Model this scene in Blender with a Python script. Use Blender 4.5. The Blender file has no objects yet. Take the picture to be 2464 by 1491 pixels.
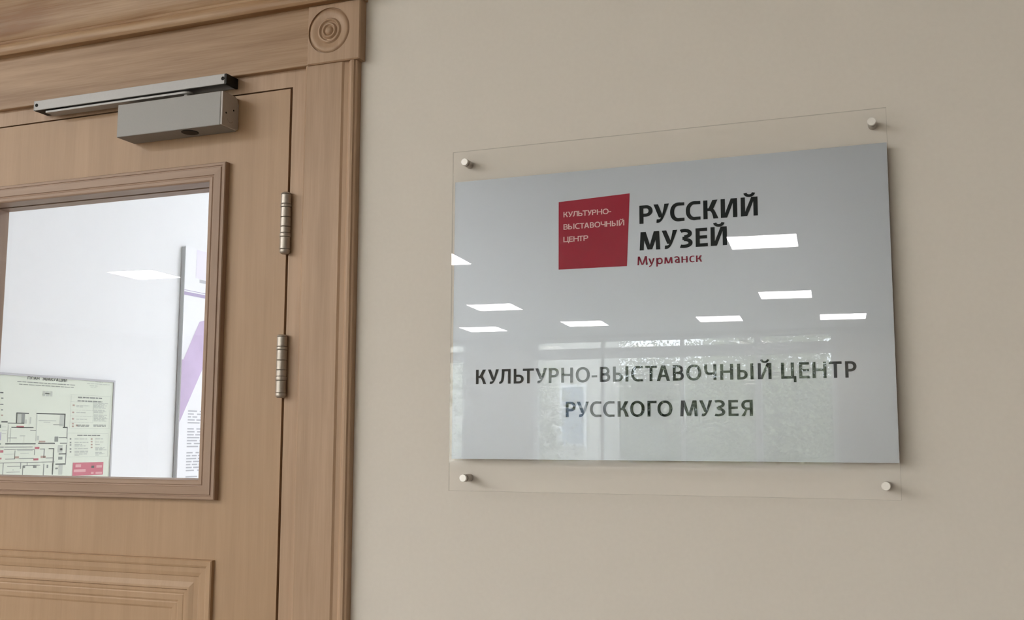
import bpy, bmesh, math, random
from mathutils import Vector, Matrix

SC = bpy.context.scene
COL = SC.collection

# ------------------------------------------------------------------ camera, world, exposure
def make_camera():
    yaw, pitch, roll = -0.37455014, 0.12081593, 0.00259034
    fwd = Vector((math.sin(yaw)*math.cos(pitch), math.cos(yaw)*math.cos(pitch), math.sin(pitch)))
    right = Vector((math.cos(yaw), -math.sin(yaw), 0.0))
    up = right.cross(fwd)
    c, s = math.cos(roll), math.sin(roll)
    r2 = right*c + up*s
    u2 = up*c - right*s
    m = Matrix((r2, u2, -fwd)).transposed().to_4x4()
    m.translation = (0.0, -1.42, 1.6)
    cam = bpy.data.cameras.new('camera')
    cam.sensor_fit = 'HORIZONTAL'
    cam.sensor_width = 36.0
    cam.lens = 2571.7/2464*36.0
    cam.clip_start = 0.02
    cam.clip_end = 300
    o = bpy.data.objects.new('camera', cam)
    o.matrix_world = m
    COL.objects.link(o)
    SC.camera = o
make_camera()

LAMP = 23.0          # radiance of the LED ceiling panels in the hall
LAMP_FAR = 5.9      # and of those added, unseen, in the exhibition room behind the door
SKY = 8.5

w = bpy.data.worlds.new('overcast_sky')
SC.world = w
w.use_nodes = True
nt = w.node_tree
bg = nt.nodes['Background']
bg.inputs['Color'].default_value = (0.84, 0.93, 1.0, 1)
bg.inputs['Strength'].default_value = SKY

SC.view_settings.view_transform = 'Standard'
SC.view_settings.look = 'None'
SC.view_settings.gamma = 1.0
SC.view_settings.use_curve_mapping = False
SC.view_settings.exposure = 1.63
SC.cycles.max_bounces = 12
SC.cycles.diffuse_bounces = 6
SC.cycles.glossy_bounces = 5
SC.cycles.transparent_max_bounces = 16
SC.cycles.caustics_reflective = False
SC.cycles.caustics_refractive = False
SC.cycles.sample_clamp_indirect = 60.0

# ------------------------------------------------------------------ materials
def lin(c):
    c = c/255.0
    return c/12.92 if c <= 0.04045 else ((c+0.055)/1.055)**2.4
def rgb(r, g, b):
    return (lin(r), lin(g), lin(b), 1.0)

def base_mat(name):
    m = bpy.data.materials.new(name)
    m.use_nodes = True
    return m, m.node_tree, m.node_tree.nodes['Principled BSDF']

def plain(name, col, rough=0.5, metal=0.0, spec=0.5, vary=0.0, scale=40.0, bump=0.0):
    m, t, p = base_mat(name)
    p.inputs['Roughness'].default_value = rough
    p.inputs['Metallic'].default_value = metal
    p.inputs['Specular IOR Level'].default_value = spec
    co = t.nodes.new('ShaderNodeTexCoord')
    n = t.nodes.new('ShaderNodeTexNoise')
    n.inputs['Scale'].default_value = scale
    n.inputs['Detail'].default_value = 4.0
    t.links.new(co.outputs['Object'], n.inputs['Vector'])
    r = t.nodes.new('ShaderNodeValToRGB')
    e = r.color_ramp.elements
    e[0].position, e[1].position = 0.3, 0.7
    e[0].color = tuple(c*(1-vary) for c in col[:3]) + (1,)
    e[1].color = tuple(min(1, c*(1+vary)) for c in col[:3]) + (1,)
    t.links.new(n.outputs['Fac'], r.inputs['Fac'])
    t.links.new(r.outputs['Color'], p.inputs['Base Color'])
    if bump:
        b = t.nodes.new('ShaderNodeBump')
        b.inputs['Strength'].default_value = bump
        b.inputs['Distance'].default_value = 0.001
        t.links.new(n.outputs['Fac'], b.inputs['Height'])
        t.links.new(b.outputs['Normal'], p.inputs['Normal'])
    return m

def wood(name, dark, light, axis='z', rough=0.5, contrast=1.0, streak=1.0):
    """stained ash: broad soft figure, long streaks and short fine pores running along one axis"""
    m, t, p = base_mat(name)
    p.inputs['Roughness'].default_value = rough
    p.inputs['Specular IOR Level'].default_value = 0.35
    co = t.nodes.new('ShaderNodeTexCoord')
    def noise(across, along, detail, dist=0.0):
        mp = t.nodes.new('ShaderNodeMapping')
        s = {'z': (across, across, along), 'x': (along, across, across)}[axis]
        mp.inputs['Scale'].default_value = s
        t.links.new(co.outputs['Object'], mp.inputs['Vector'])
        n = t.nodes.new('ShaderNodeTexNoise')
        n.inputs['Scale'].default_value = 1.0
        n.inputs['Detail'].default_value = detail
        n.inputs['Distortion'].default_value = dist
        t.links.new(mp.outputs['Vector'], n.inputs['Vector'])
        return n.outputs['Fac']
    broad, mid, pore = noise(9, 1.1, 3, 1.2), noise(70, 3.0, 4, .4), noise(420, 14, 2)
    def add(a, b, f):
        k = t.nodes.new('ShaderNodeMath'); k.operation = 'MULTIPLY_ADD'
        t.links.new(b, k.inputs[0]); k.inputs[1].default_value = f
        t.links.new(a, k.inputs[2]); return k.outputs[0]
    z = t.nodes.new('ShaderNodeMath'); z.operation = 'MULTIPLY'
    t.links.new(broad, z.inputs[0]); z.inputs[1].default_value = 0.45
    v = add(add(z.outputs[0], mid, 0.35*streak), pore, 0.20)
    r = t.nodes.new('ShaderNodeValToRGB')
    e = r.color_ramp.elements
    mean = 0.225 + 0.175*streak + 0.10
    e[0].position, e[1].position = mean-0.14/contrast, mean+0.14/contrast
    e[0].color, e[1].color = dark, light
    t.links.new(v, r.inputs['Fac'])
    t.links.new(r.outputs['Color'], p.inputs['Base Color'])
    b = t.nodes.new('ShaderNodeBump')
    b.inputs['Strength'].default_value = 0.06
    b.inputs['Distance'].default_value = 0.0006
    t.links.new(pore, b.inputs['Height'])
    t.links.new(b.outputs['Normal'], p.inputs['Normal'])
    return m

def clear(name, ior, tint=(1, 1, 1, 1), rough=0.0):
    """clear sheet: Fresnel mirror over plain transparency, so light passes straight through"""
    m = bpy.data.materials.new(name)
    m.use_nodes = True
    t = m.node_tree
    t.nodes.remove(t.nodes['Principled BSDF'])
    out = t.nodes['Material Output']
    f = t.nodes.new('ShaderNodeFresnel')
    # a flat sheet reflects alike from both faces: undo the node's own inversion on the inner side
    gm = t.nodes.new('ShaderNodeNewGeometry')
    mp = t.nodes.new('ShaderNodeMapRange')
    mp.inputs['To Min'].default_value = ior
    mp.inputs['To Max'].default_value = 1/ior
    t.links.new(gm.outputs['Backfacing'], mp.inputs['Value'])
    t.links.new(mp.outputs['Result'], f.inputs['IOR'])
    tr = t.nodes.new('ShaderNodeBsdfTransparent'); tr.inputs['Color'].default_value = tint
    g = t.nodes.new('ShaderNodeBsdfGlossy'); g.inputs['Roughness'].default_value = rough
    mx = t.nodes.new('ShaderNodeMixShader')
    t.links.new(f.outputs['Fac'], mx.inputs['Fac'])
    t.links.new(tr.outputs['BSDF'], mx.inputs[1])
    t.links.new(g.outputs['BSDF'], mx.inputs[2])
    t.links.new(mx.outputs['Shader'], out.inputs['Surface'])
    return m

def lamp(name, strength, col=(1, 0.985, 0.96, 1)):
    m, t, p = base_mat(name)
    p.inputs['Base Color'].default_value = (0.8, 0.8, 0.8, 1)
    p.inputs['Emission Color'].default_value = col
    p.inputs['Emission Strength'].default_value = strength
    return m

M = dict(
    wall=plain('beige_wall_paint', (0.665, 0.620, 0.560), 0.7, vary=0.012, scale=160, bump=0.05),
    side=plain('bounce_dimming_side_paint', (0.30, 0.26, 0.22), 0.7, vary=0.02, scale=60),  # unseen wall, coloured dark to weaken bounced light on the right
    ceil=plain('white_ceiling_paint', (0.78, 0.78, 0.77), 0.8, vary=0.01, scale=20),
    floor=plain('pale_stone_floor', (0.25, 0.225, 0.20), 0.45, vary=0.06, scale=3),
    white=plain('white_room_paint', (0.82, 0.83, 0.845), 0.7, vary=0.005, scale=20),
    wood_floor=plain('pale_lino_floor', (0.72, 0.72, 0.72), 0.5, vary=0.03, scale=5),
    leaf=wood('ash_door_veneer', (0.365, 0.232, 0.132, 1), (0.445, 0.292, 0.175, 1), 'z', 0.45, 0.8),
    mould=wood('ash_moulding', (0.310, 0.205, 0.145, 1), (0.385, 0.266, 0.192, 1), 'z', 0.45, 0.8),
    mould_h=wood('ash_moulding_level', (0.310, 0.205, 0.145, 1), (0.385, 0.266, 0.192, 1), 'x', 0.45, 0.8),
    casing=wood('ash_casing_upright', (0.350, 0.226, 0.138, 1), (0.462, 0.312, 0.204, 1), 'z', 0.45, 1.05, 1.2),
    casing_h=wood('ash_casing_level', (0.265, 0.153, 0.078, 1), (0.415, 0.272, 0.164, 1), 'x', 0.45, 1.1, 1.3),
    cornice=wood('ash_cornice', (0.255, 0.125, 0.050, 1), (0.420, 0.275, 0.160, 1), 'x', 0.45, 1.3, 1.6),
    gap=plain('dark_gap_wood', (0.06, 0.03, 0.015), 0.8),
    alu=plain('silver_paint', (0.37, 0.365, 0.36), 0.5, 0.2, vary=0.02, scale=300),
    alu_body=plain('grey_closer_paint', (0.262, 0.253, 0.245), 0.5, 0.12, vary=0.02, scale=300),
    alu_cap=plain('grey_cap_plastic', (0.46, 0.43, 0.41), 0.5, vary=0.03, scale=300),
    black=plain('black_plastic', (0.010, 0.010, 0.009), 0.5, spec=0.25),
    hole=plain('dark_screw', (0.012, 0.011, 0.010), 0.6, spec=0.1),
    steel=plain('satin_nickel', (0.43, 0.39, 0.345), 0.44, 0.8, vary=0.05, scale=400),
    steel_dark=plain('nickel_groove', (0.05, 0.045, 0.04), 0.5, 0.5),
    cap=plain('brushed_steel_cap', (0.70, 0.67, 0.63), 0.45, 0.5, vary=0.02, scale=500),
    acrylic=clear('clear_acrylic', 1.47),
    acrylic_edge=clear('acrylic_edge', 1.47, (0.80, 0.80, 0.785, 1)),
    bonded=clear('bonded_rear_face', 1.0001),
    glass=clear('door_glass', 1.45),
    film=plain('silver_grey_film', (0.338, 0.362, 0.394), 0.34, 0.33, vary=0.012, scale=900),
    ink=plain('black_print', (0.006, 0.010, 0.011), 0.6, spec=0.0),
    red=plain('crimson_print', (0.32, 0.024, 0.046), 0.6, spec=0.0),
    crimson_ink=plain('crimson_lettering', (0.24, 0.025, 0.048), 0.6, spec=0.0),
    pale=plain('pale_print', (0.74, 0.52, 0.52), 0.6, spec=0.0),
    lamp=lamp('led_diffuser', LAMP),
    lamp_far_added=lamp('added_led_diffuser_far_room', LAMP_FAR, (0.97, 0.985, 1, 1)),
    lamp_frame=plain('white_lamp_frame', (0.8, 0.8, 0.8), 0.5),
    upvc=plain('white_window_frame', (0.8, 0.81, 0.82), 0.4),
    pane=clear('window_glass', 1.45),
)

# ------------------------------------------------------------------ mesh helpers
class MB:
    def __init__(self):
        self.v, self.f, self.m, self.mats = [], [], [], []
    def mi(self, mat):
        if mat not in self.mats:
            self.mats.append(mat)
        return self.mats.index(mat)
    def quad(self, pts, mat=None):
        i = len(self.v)
        self.v += [tuple(p) for p in pts]
        self.f.append(tuple(range(i, i+len(pts))))
        self.m.append(self.mi(mat) if mat else 0)
        return self
    def box(self, x0, x1, y0, y1, z0, z1, mat=None):
        i = len(self.v)
        self.v += [(x, y, z) for z in (z0, z1) for y in (y0, y1) for x in (x0, x1)]
        for q in ((0, 2, 3, 1), (4, 5, 7, 6), (0, 1, 5, 4), (2, 6, 7, 3), (0, 4, 6, 2), (1, 3, 7, 5)):
            self.f.append(tuple(i+k for k in q)); self.m.append(self.mi(mat) if mat else 0)
        return self
    def loops(self, rings, closed=True, caps=True, mat=None):
        """skin a list of equal-length vertex rings"""
        n = len(rings[0]); i = len(self.v); k = self.mi(mat) if mat else 0
        for r in rings:
            self.v += [tuple(p) for p in r]
        for a in range(len(rings)-1):
            for b in range(n if closed else n-1):
                c = (b+1) % n
                self.f.append((i+a*n+b, i+a*n+c, i+(a+1)*n+c, i+(a+1)*n+b)); self.m.append(k)
        if caps:
            self.f.append(tuple(i+b for b in range(n))[::-1]); self.m.append(k)
            j = i+(len(rings)-1)*n
            self.f.append(tuple(j+b for b in range(n))); self.m.append(k)
        return self
    def prism_z(self, prof, z0, z1, mat=None):
        return self.loops([[(x, y, z) for x, y in prof] for z in (z0, z1)], mat=mat)
    def prism_x(self, prof, x0, x1, mat=None):
        return self.loops([[(x, y, z) for y, z in prof] for x in (x0, x1)], mat=mat)
    def lathe(self, prof, centre, axis='z', n=32, mat=None):
        """prof: (radius, position along axis) pairs"""
        cx, cy, cz = centre
        rings = []
        for r, h in prof:
            ring = []
            for k in range(n):
                a = 2*math.pi*k/n
                c, s = r*math.cos(a), r*math.sin(a)
                ring.append({'z': (cx+c, cy+s, cz+h), 'y': (cx+c, cy+h, cz+s), 'x': (cx+h, cy+c, cz+s)}[axis])
            rings.append(ring)
        return self.loops(rings, mat=mat)
    def build(self, name, mat=None, parent=None, smooth=False, loc=None):
        me = bpy.data.meshes.new(name)
        v = self.v
        if loc is not None:
            v = [(p[0]-loc[0], p[1]-loc[1], p[2]-loc[2]) for p in v]
        me.from_pydata(v, [], self.f)
        for q in (self.mats or [mat]):
            me.materials.append(q)
        if self.mats:
            me.polygons.foreach_set('material_index', self.m)
        bm = bmesh.new(); bm.from_mesh(me)
        bmesh.ops.remove_doubles(bm, verts=bm.verts, dist=1e-6)
        bmesh.ops.recalc_face_normals(bm, faces=bm.faces)
        bm.to_mesh(me); bm.free()
        if smooth:
            me.polygons.foreach_set('use_smooth', [True]*len(me.polygons))
            try:
                me.set_sharp_from_angle(angle=math.radians(38))
            except Exception:
                pass
        me.update()
        o = bpy.data.objects.new(name, me)
        COL.objects.link(o)
        if parent is not None:
            o.parent = parent
        if loc is not None:
            o.location = loc
        return o

def tag(o, label=None, cat=None, group=None, kind=None):
    if label: o['label'] = label
    if cat: o['category'] = cat
    if group: o['group'] = group
    if kind: o['kind'] = kind
    return o
def thing(name, label, cat, loc=(0, 0, 0), rot=(0, 0, 0), group=None, kind=None):
    o = bpy.data.objects.new(name, None)
    o.empty_display_size = 0.05
    COL.objects.link(o)
    o.location = loc; o.rotation_euler = rot
    return tag(o, label, cat, group, kind)
def bevel(o, width, seg=2):
    b = o.modifiers.new('edge', 'BEVEL')
    b.width = width; b.segments = seg; b.limit_method = 'ANGLE'
    return o
def rel(mb, root, name, mat, smooth=False):
    """build a part whose vertices are given in world metres under a root Empty (root not rotated)"""
    l = Vector((0, 0, 0)); r = root
    while r is not None:
        l = l+r.location; r = r.parent
    mb.v = [(p[0]-l[0], p[1]-l[1], p[2]-l[2]) for p in mb.v]
    return mb.build(name, mat, root, smooth)
def ring_frame(mb, x0, x1, z0, z1, prof, mat_v=None, mat_h=None):
    """mitred moulding swept around a rectangle; prof = (inward offset, y) pairs"""
    def rect(d, y):
        return [(x0+d, y, z0+d), (x1-d, y, z0+d), (x1-d, y, z1-d), (x0+d, y, z1-d)]
    for (d0, y0), (d1, y1) in zip(prof, prof[1:]):
        a, b = rect(d0, y0), rect(d1, y1)
        for k in range(4):
            mb.quad([a[k], a[(k+1) % 4], b[(k+1) % 4], b[k]], mat_h if k in (0, 2) else mat_v)
    return mb
# ------------------------------------------------------------------ lettering: humanist sans capitals drawn stroke by stroke
def bez(p, n=14):
    out = []
    for i in range(n+1):
        t = i/n; q = list(p)
        while len(q) > 1:
            q = [((1-t)*a[0]+t*b[0], (1-t)*a[1]+t*b[1]) for a, b in zip(q, q[1:])]
        out.append(q[0])
    return out
def strip(L, R):
    return [[L[i], R[i], R[i+1], L[i+1]] for i in range(len(L)-1)]
def rect_(x0, y0, x1, y1):
    return [[(x0, y0), (x1, y0), (x1, y1), (x0, y1)]]
def diag(xb, xt, y0, y1, wd):
    return [[(xb, y0), (xb+wd, y0), (xt+wd, y1), (xt, y1)]]
def pen(path, a, b):
    """stroke a centre line with an elliptical pen of full width a (upright strokes) and b (level strokes)"""
    L, R = [], []
    for i, p in enumerate(path):
        q0, q1 = path[max(0, i-1)], path[min(len(path)-1, i+1)]
        tx, ty = q1[0]-q0[0], q1[1]-q0[1]
        l = math.hypot(tx, ty) or 1
        nx, ny = -ty/l, tx/l
        A, B = a/2, b/2
        k = math.sqrt((A*nx)**2+(B*ny)**2) or 1
        ox, oy = A*A*nx/k, B*B*ny/k
        L.append((p[0]+ox, p[1]+oy)); R.append((p[0]-ox, p[1]-oy))
    return strip(L, R)
def ell(cx, cy, rx, ry, a0, a1, n=40, e=2.15):
    out = []
    for i in range(n+1):
        a = math.radians(a0+(a1-a0)*i/n)
        c, s = math.cos(a), math.sin(a)
        out.append((cx+rx*math.copysign(abs(c)**(2/e), c), cy+ry*math.copysign(abs(s)**(2/e), s)))
    return out
def bowl(x0, x1, y0, y1, t, h):
    """right-hand bowl from a stem at x0"""
    r = (y1-y0-h)/2; cy = (y0+y1)/2
    rx = min((x1-t/2-x0)*0.62, r*1.15); cx = x1-t/2-rx
    return pen([(x0, y1-h/2)]+ell(cx, cy, rx, r, 90, -90, 24, 2.1)+[(x0, y0+h/2)], t, h)

def glyph(ch, w, t, cap=1.0):
    h = t*0.80
    if ch in 'мнкс':
        x = 0.715
        return [[(px, py*x) for px, py in q] for q in glyph(ch.upper(), w, t, cap) ] if ch != 'с' else [[(px, py*x) for px, py in q] for q in glyph('С', w, t)]
    if ch == 'К':
        return rect_(0, 0, t, 1)+diag(.26*w, w*.96-1.22*t, .42, 1, 1.22*t)+strip(bez([(.30*w, .44), (.52*w, .47), (.60*w, .27), (w-1.2*t, 0)]), bez([(.38*w, .60), (.74*w, .62), (.80*w, .34), (w, 0)]))+rect_(t*.9, .43, .42*w, .57)
    if ch == 'У':
        s = 1.12*t
        R = bez([(w, 1), (.84*w, .66), (.70*w, .30), (.60*w, .16), (.50*w, -.03), (.34*w, -.02), (.18*w, .0)], 20)
        L = bez([(w-s, 1), (.72*w-.3*s, .60), (.60*w-.3*s, .32), (.46*w, .14), (.42*w, .16), (.32*w, .13+h*.4), (.20*w, h)], 20)
        return strip(L, R)+diag(.60*w-s*.85, 0, .27, 1, s)
    if ch == 'Л':
        a = .24*w
        return rect_(w-t, 0, w, 1)+rect_(a, 1-h, w, 1)+strip(bez([(a, 1), (a, .62), (.22*w, .34), (.19*w, .10), (.02*w, h*.95)], 18), bez([(a+t, 1), (a+t, .60), (.24*w+t, .25), (.34*w, -.03), (.03*w, -.005)], 18))
    if ch == 'П':
        return rect_(0, 0, t, 1)+rect_(w-t, 0, w, 1)+rect_(0, 1-h, w, 1)
    if ch == 'Ь':
        return rect_(0, 0, t, 1)+bowl(t*.8, w, 0, .60, t, h)
    if ch == 'Ы':
        k = w*.64
        return glyph('Ь', k, t)+rect_(w-t, 0, w, 1)
    if ch == 'Т':
        return rect_(0, 1-h, w, 1)+rect_(w/2-t/2, 0, w/2+t/2, 1)
    if ch == 'Р':
        return rect_(0, 0, t, 1)+bowl(t*.8, w, .37, 1, t, h)
    if ch == 'Н':
        return rect_(0, 0, t, 1)+rect_(w-t, 0, w, 1)+rect_(0, .5-h*.42, w, .5+h*.55)
    if ch == 'О':
        return pen(ell(w/2, .5, w/2-t/2, .515-h/2, 0, 360, 56), t, h)
    if ch == 'С':
        return pen(ell(w*.60, .5, w*.60-t/2, .515-h/2, 76, 284, 40)[0:], t, h)+rect_(w*.68, 1.012-h, w*.985, 1.0)[0:1]+rect_(w*.68, 0.0, w*.985, h-.012)
    if ch == 'Э':
        return [[(w-x, y) for x, y in q] for q in glyph('С', w, t)]+rect_(.3*w, .5-h/2, w-t/2, .5+h/2)
    if ch == '-':
        return rect_(0, .32, w, .32+h*.85)
    if ch == 'В':
        return rect_(0, 0, t, 1)+bowl(t*.8, w*.94, .5-h*.40, 1, t*.97, h*.92)+bowl(t*.8, w, 0, .5+h*.52, t, h)
    if ch == 'А':
        s = 1.1*t
        return diag(0, w/2-s*.62, 0, 1, s)+diag(w-s, w/2-s*.38, 0, 1, s)+rect_(w*.22, .25, w*.78, .25+h*.95)
    if ch == 'Ч':
        return rect_(w-t, 0, w, 1)+pen([(t/2, 1), (t/2, .72)]+bez([(t/2, .72), (t/2, .40), (.36*w, .395), (.52*w, .40)])[1:]+[(w, .43)], t, h)
    if ch == 'И':
        return rect_(0, 0, t, 1)+rect_(w-t, 0, w, 1)+[[(t*.55, 0), (t*1.45, 0), (w-t*.55, 1), (w-t*1.45, 1)]]
    if ch == 'Й':
        return glyph('И', w, t)+pen(bez([(w*.27, 1.225), (w*.30, 1.02), (w*.74, 1.02), (w*.77, 1.225)]), t*.78, h*.82)
    if ch == 'Ц':
        k = w-.13
        return rect_(0, 0, t, 1)+rect_(k-t, 0, k, 1)+rect_(0, 0, w, h)+rect_(w-t*.82, -.23, w, h)
    if ch == 'Е':
        return rect_(0, 0, t, 1)+rect_(0, 0, w, h)+rect_(0, 1-h, w*.96, 1)+rect_(0, .5-h*.40, w*.94, .5+h*.55)
    if ch == 'М':
        a = .05*w; s = 1.06*t
        return diag(0, a, 0, 1, t)+diag(w-t, w-t-a, 0, 1, t)+[[(w/2-s*.56, .03), (w/2+s*.30, .03), (a+t*1.30, 1), (a+t*.10, 1)], [(w/2-s*.30, .03), (w/2+s*.56, .03), (w-a-t*.10, 1), (w-a-t*1.30, 1)]]
    if ch == 'Г':
        return rect_(0, 0, t, 1)+rect_(0, 1-h, w, 1)
    if ch == 'З':
        up = ell(w*.36, .755, w*.60-t/2, .26-h/2, 128, -90, 26)
        lo = ell(w*.34, .255, w*.66-t/2, .27-h/2, 90, -122, 26)
        return pen(up, t, h)+pen(lo, t, h)+rect_(w*.22, .505-h*.5, w*.5, .505+h*.5)
    if ch == 'Я':
        return [[(w-x, y) for x, y in q] for q in glyph('Р', w*.98, t)]+strip(bez([(.42*w, .42), (.28*w, .34), (.18*w, .12), (.0*w, 0)]), bez([(.66*w, .47), (.48*w, .36), (.42*w, .16), (1.15*t, 0)]))
    if ch == 'р':
        return rect_(0, -.27, t, .715)+pen(ell(w*.53, .355, w*.47-t/2, .37-h/2, 0, 360, 40), t, h)
    if ch == 'у':
        s = 1.1*t
        return strip(bez([(w-s, .715), (.66*w-.3*s, .30), (.54*w-.3*s, .0), (.36*w, -.14), (.10*w, -.27+h)], 16), bez([(w, .715), (.80*w, .36), (.64*w, .0), (.48*w, -.26), (.10*w, -.27)], 16))+diag(.58*w-s*.85, 0, .06, .715, s)
    if ch == 'а':
        return rect_(w-t, 0, w, .5)+pen(bez([(.10*w, .62), (.40*w, .76), (w-t/2, .74), (w-t/2, .45)], 18), t, h)+pen([(w-t/2, .42-h*.1)]+bez([(w-t/2, .42), (t/2-.05*w, .44), (t/2-.06*w, .05), (.44*w, .055), (w-t/2, .04), (w-t/2, .20)], 24), t, h)
    return []

def lettering(mb, text, spans, z0, cap, t, to3):
    for ch, (a, b) in zip(text, spans):
        for q in glyph(ch, (b-a)/cap, t):
            mb.quad([to3(a+x*cap, z0+y*cap) for x, y in q])
    return mb
PLAN_LINES= [(0.6318,1.6621,0.6719,1.665,'k'),(0.6966,1.6625,0.7948,1.6656,'k'),(0.6314,1.637,0.6353,1.6641,'k'),(0.7917,1.6295,0.7961,1.6654,'k'),(0.5866,1.6394,0.6059,1.6427,'k'),(0.6062,1.637,0.6589,1.6391,'k'),(0.7762,1.6327,0.7914,1.6629,'l'),(0.6362,1.6376,0.6474,1.6614,'l'),(0.6487,1.6373,0.6594,1.6617,'g'),(0.6613,1.6375,0.6661,1.648,'l'),(0.6759,1.6377,0.6805,1.6546,'l'),(0.6186,1.6266,0.6895,1.6289,'k'),(0.6343,1.6268,0.6582,1.6316,'r'),(0.7548,1.6354,0.7866,1.6371,'g'),(0.7886,1.628,0.8056,1.6311,'k'),(0.8032,1.5999,0.8061,1.6285,'g'),(0.7759,1.6018,0.8051,1.604,'g'),(0.7813,1.5869,0.8062,1.5893,'g'),(0.608,1.5913,0.6103,1.6346,'l'),(0.6161,1.5902,0.6182,1.6264,'l'),(0.6978,1.5933,0.7003,1.6614,'l'),(0.6791,1.62,0.6982,1.6219,'g'),(0.6102,1.6006,0.6376,1.6024,'g'),(0.6465,1.6057,0.6639,1.608,'l'),(0.6022,1.5854,0.6993,1.5887,'k'),(0.7075,1.5864,0.7639,1.5894,'k'),(0.7617,1.5922,0.7747,1.6053,'g'),(0.7024,1.5954,0.7093,1.6072,'l'),(0.71,1.5903,0.7309,1.5944,'b'),(0.5868,1.5852,0.5894,1.5882,'k'),(0.5874,1.5778,0.5989,1.58,'g'),(0.6002,1.5779,0.6903,1.5798,'g'),(0.5994,1.5721,0.6371,1.5737,'g'),(0.6384,1.5717,0.6963,1.5734,'g'),(0.6974,1.5735,0.7125,1.5791,'r'),(0.7141,1.5726,0.7309,1.5745,'g'),(0.7275,1.5505,0.7306,1.5736,'g'),(0.696,1.5583,0.6984,1.5721,'g'),(0.7435,1.5732,0.7606,1.5752,'k'),(0.7596,1.5284,0.7628,1.5749,'k'),(0.775,1.5638,0.791,1.5835,'l'),(0.7824,1.5693,0.7912,1.5747,'g'),(0.7789,1.5589,0.8052,1.5614,'k'),(0.803,1.5318,0.8059,1.5845,'g'),(0.5882,1.5655,0.5979,1.5713,'r'),(0.5895,1.5488,0.5936,1.5531,'r'),(0.605,1.5486,0.6362,1.5504,'g'),(0.648,1.5494,0.6952,1.5511,'g'),(0.6948,1.5449,0.7113,1.55,'r'),(0.6333,1.5507,0.6478,1.5559,'b'),(0.7184,1.5505,0.7352,1.5559,'b'),(0.7353,1.5495,0.7623,1.5511,'g'),(0.5902,1.5391,0.766,1.5408,'g'),(0.7692,1.5322,0.8041,1.5353,'k'),(0.5991,1.5095,0.6014,1.5401,'g'),(0.6127,1.5304,0.6534,1.532,'g'),(0.6535,1.5245,0.6559,1.5412,'g'),(0.6639,1.5314,0.7185,1.5329,'g'),(0.6611,1.5076,0.6633,1.5327,'g'),(0.6744,1.5324,0.6766,1.5408,'g'),(0.6953,1.5259,0.7063,1.5319,'g'),(0.7294,1.5056,0.7319,1.5355,'g'),(0.74,1.525,0.7454,1.5327,'g'),(0.7589,1.5069,0.7629,1.536,'k'),(0.7818,1.5061,0.7949,1.5322,'l'),(0.77,1.5206,0.7787,1.5249,'g'),(0.6002,1.561,0.6327,1.562,'l'),(0.6333,1.5498,0.6354,1.5705,'g'),(0.6112,1.5162,0.6531,1.5176,'g'),(0.7047,1.6454,0.7641,1.6474,'l'),(0.7217,1.6415,0.7443,1.643,'l'),(0.6412,1.569,0.691,1.5711,'l'),(0.651,1.5623,0.6792,1.564,'l'),(0.6615,1.5263,0.6695,1.5326,'g'),(0.6303,1.5209,0.6329,1.524,'l'),(0.7782,1.5453,0.7928,1.5529,'g'),(0.5775,1.7109,0.5877,1.7142,'k'),(0.5816,1.6972,0.5887,1.7005,'g'),(0.5796,1.6823,0.5898,1.6852,'g'),(0.5837,1.6686,0.5896,1.6719,'g'),(0.5847,1.6552,0.5906,1.6585,'b'),(0.5836,1.6261,0.5867,1.6343,'k'),(0.5854,1.5954,0.5885,1.6158,'v'),(0.5888,1.6278,0.6017,1.6293,'l'),(0.5894,1.6198,0.6062,1.6211,'l'),(0.5901,1.6116,0.6029,1.6128,'l'),(0.8122,1.6276,0.8131,1.7146,'l'),(0.9585,1.6291,0.9595,1.7204,'l'),(0.8954,1.645,0.8964,1.6997,'l'),(0.8065,1.553,0.8074,1.6146,'l'),(0.9575,1.551,0.9584,1.6157,'l'),(0.8194,1.6868,0.8266,1.6908,'b'),(0.8189,1.6679,0.8261,1.6719,'b'),(0.8195,1.6507,0.8267,1.6547,'b'),(0.8198,1.6379,0.827,1.6418,'b'),(0.8203,1.6308,0.8275,1.6347,'b'),(0.8342,1.6329,0.8418,1.6378,'b'),(0.8149,1.5977,0.8208,1.6012,'g'),(0.8156,1.5878,0.8215,1.5913,'g'),(0.816,1.5816,0.822,1.5851,'g'),(0.8167,1.571,0.8227,1.5745,'g'),(0.8173,1.5635,0.8232,1.567,'g'),(0.892,1.5976,0.8982,1.6012,'b'),(0.8925,1.5901,0.8988,1.5937,'b'),(0.893,1.5824,0.8993,1.586,'b'),(0.8936,1.5745,0.8998,1.5781,'b')]
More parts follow.
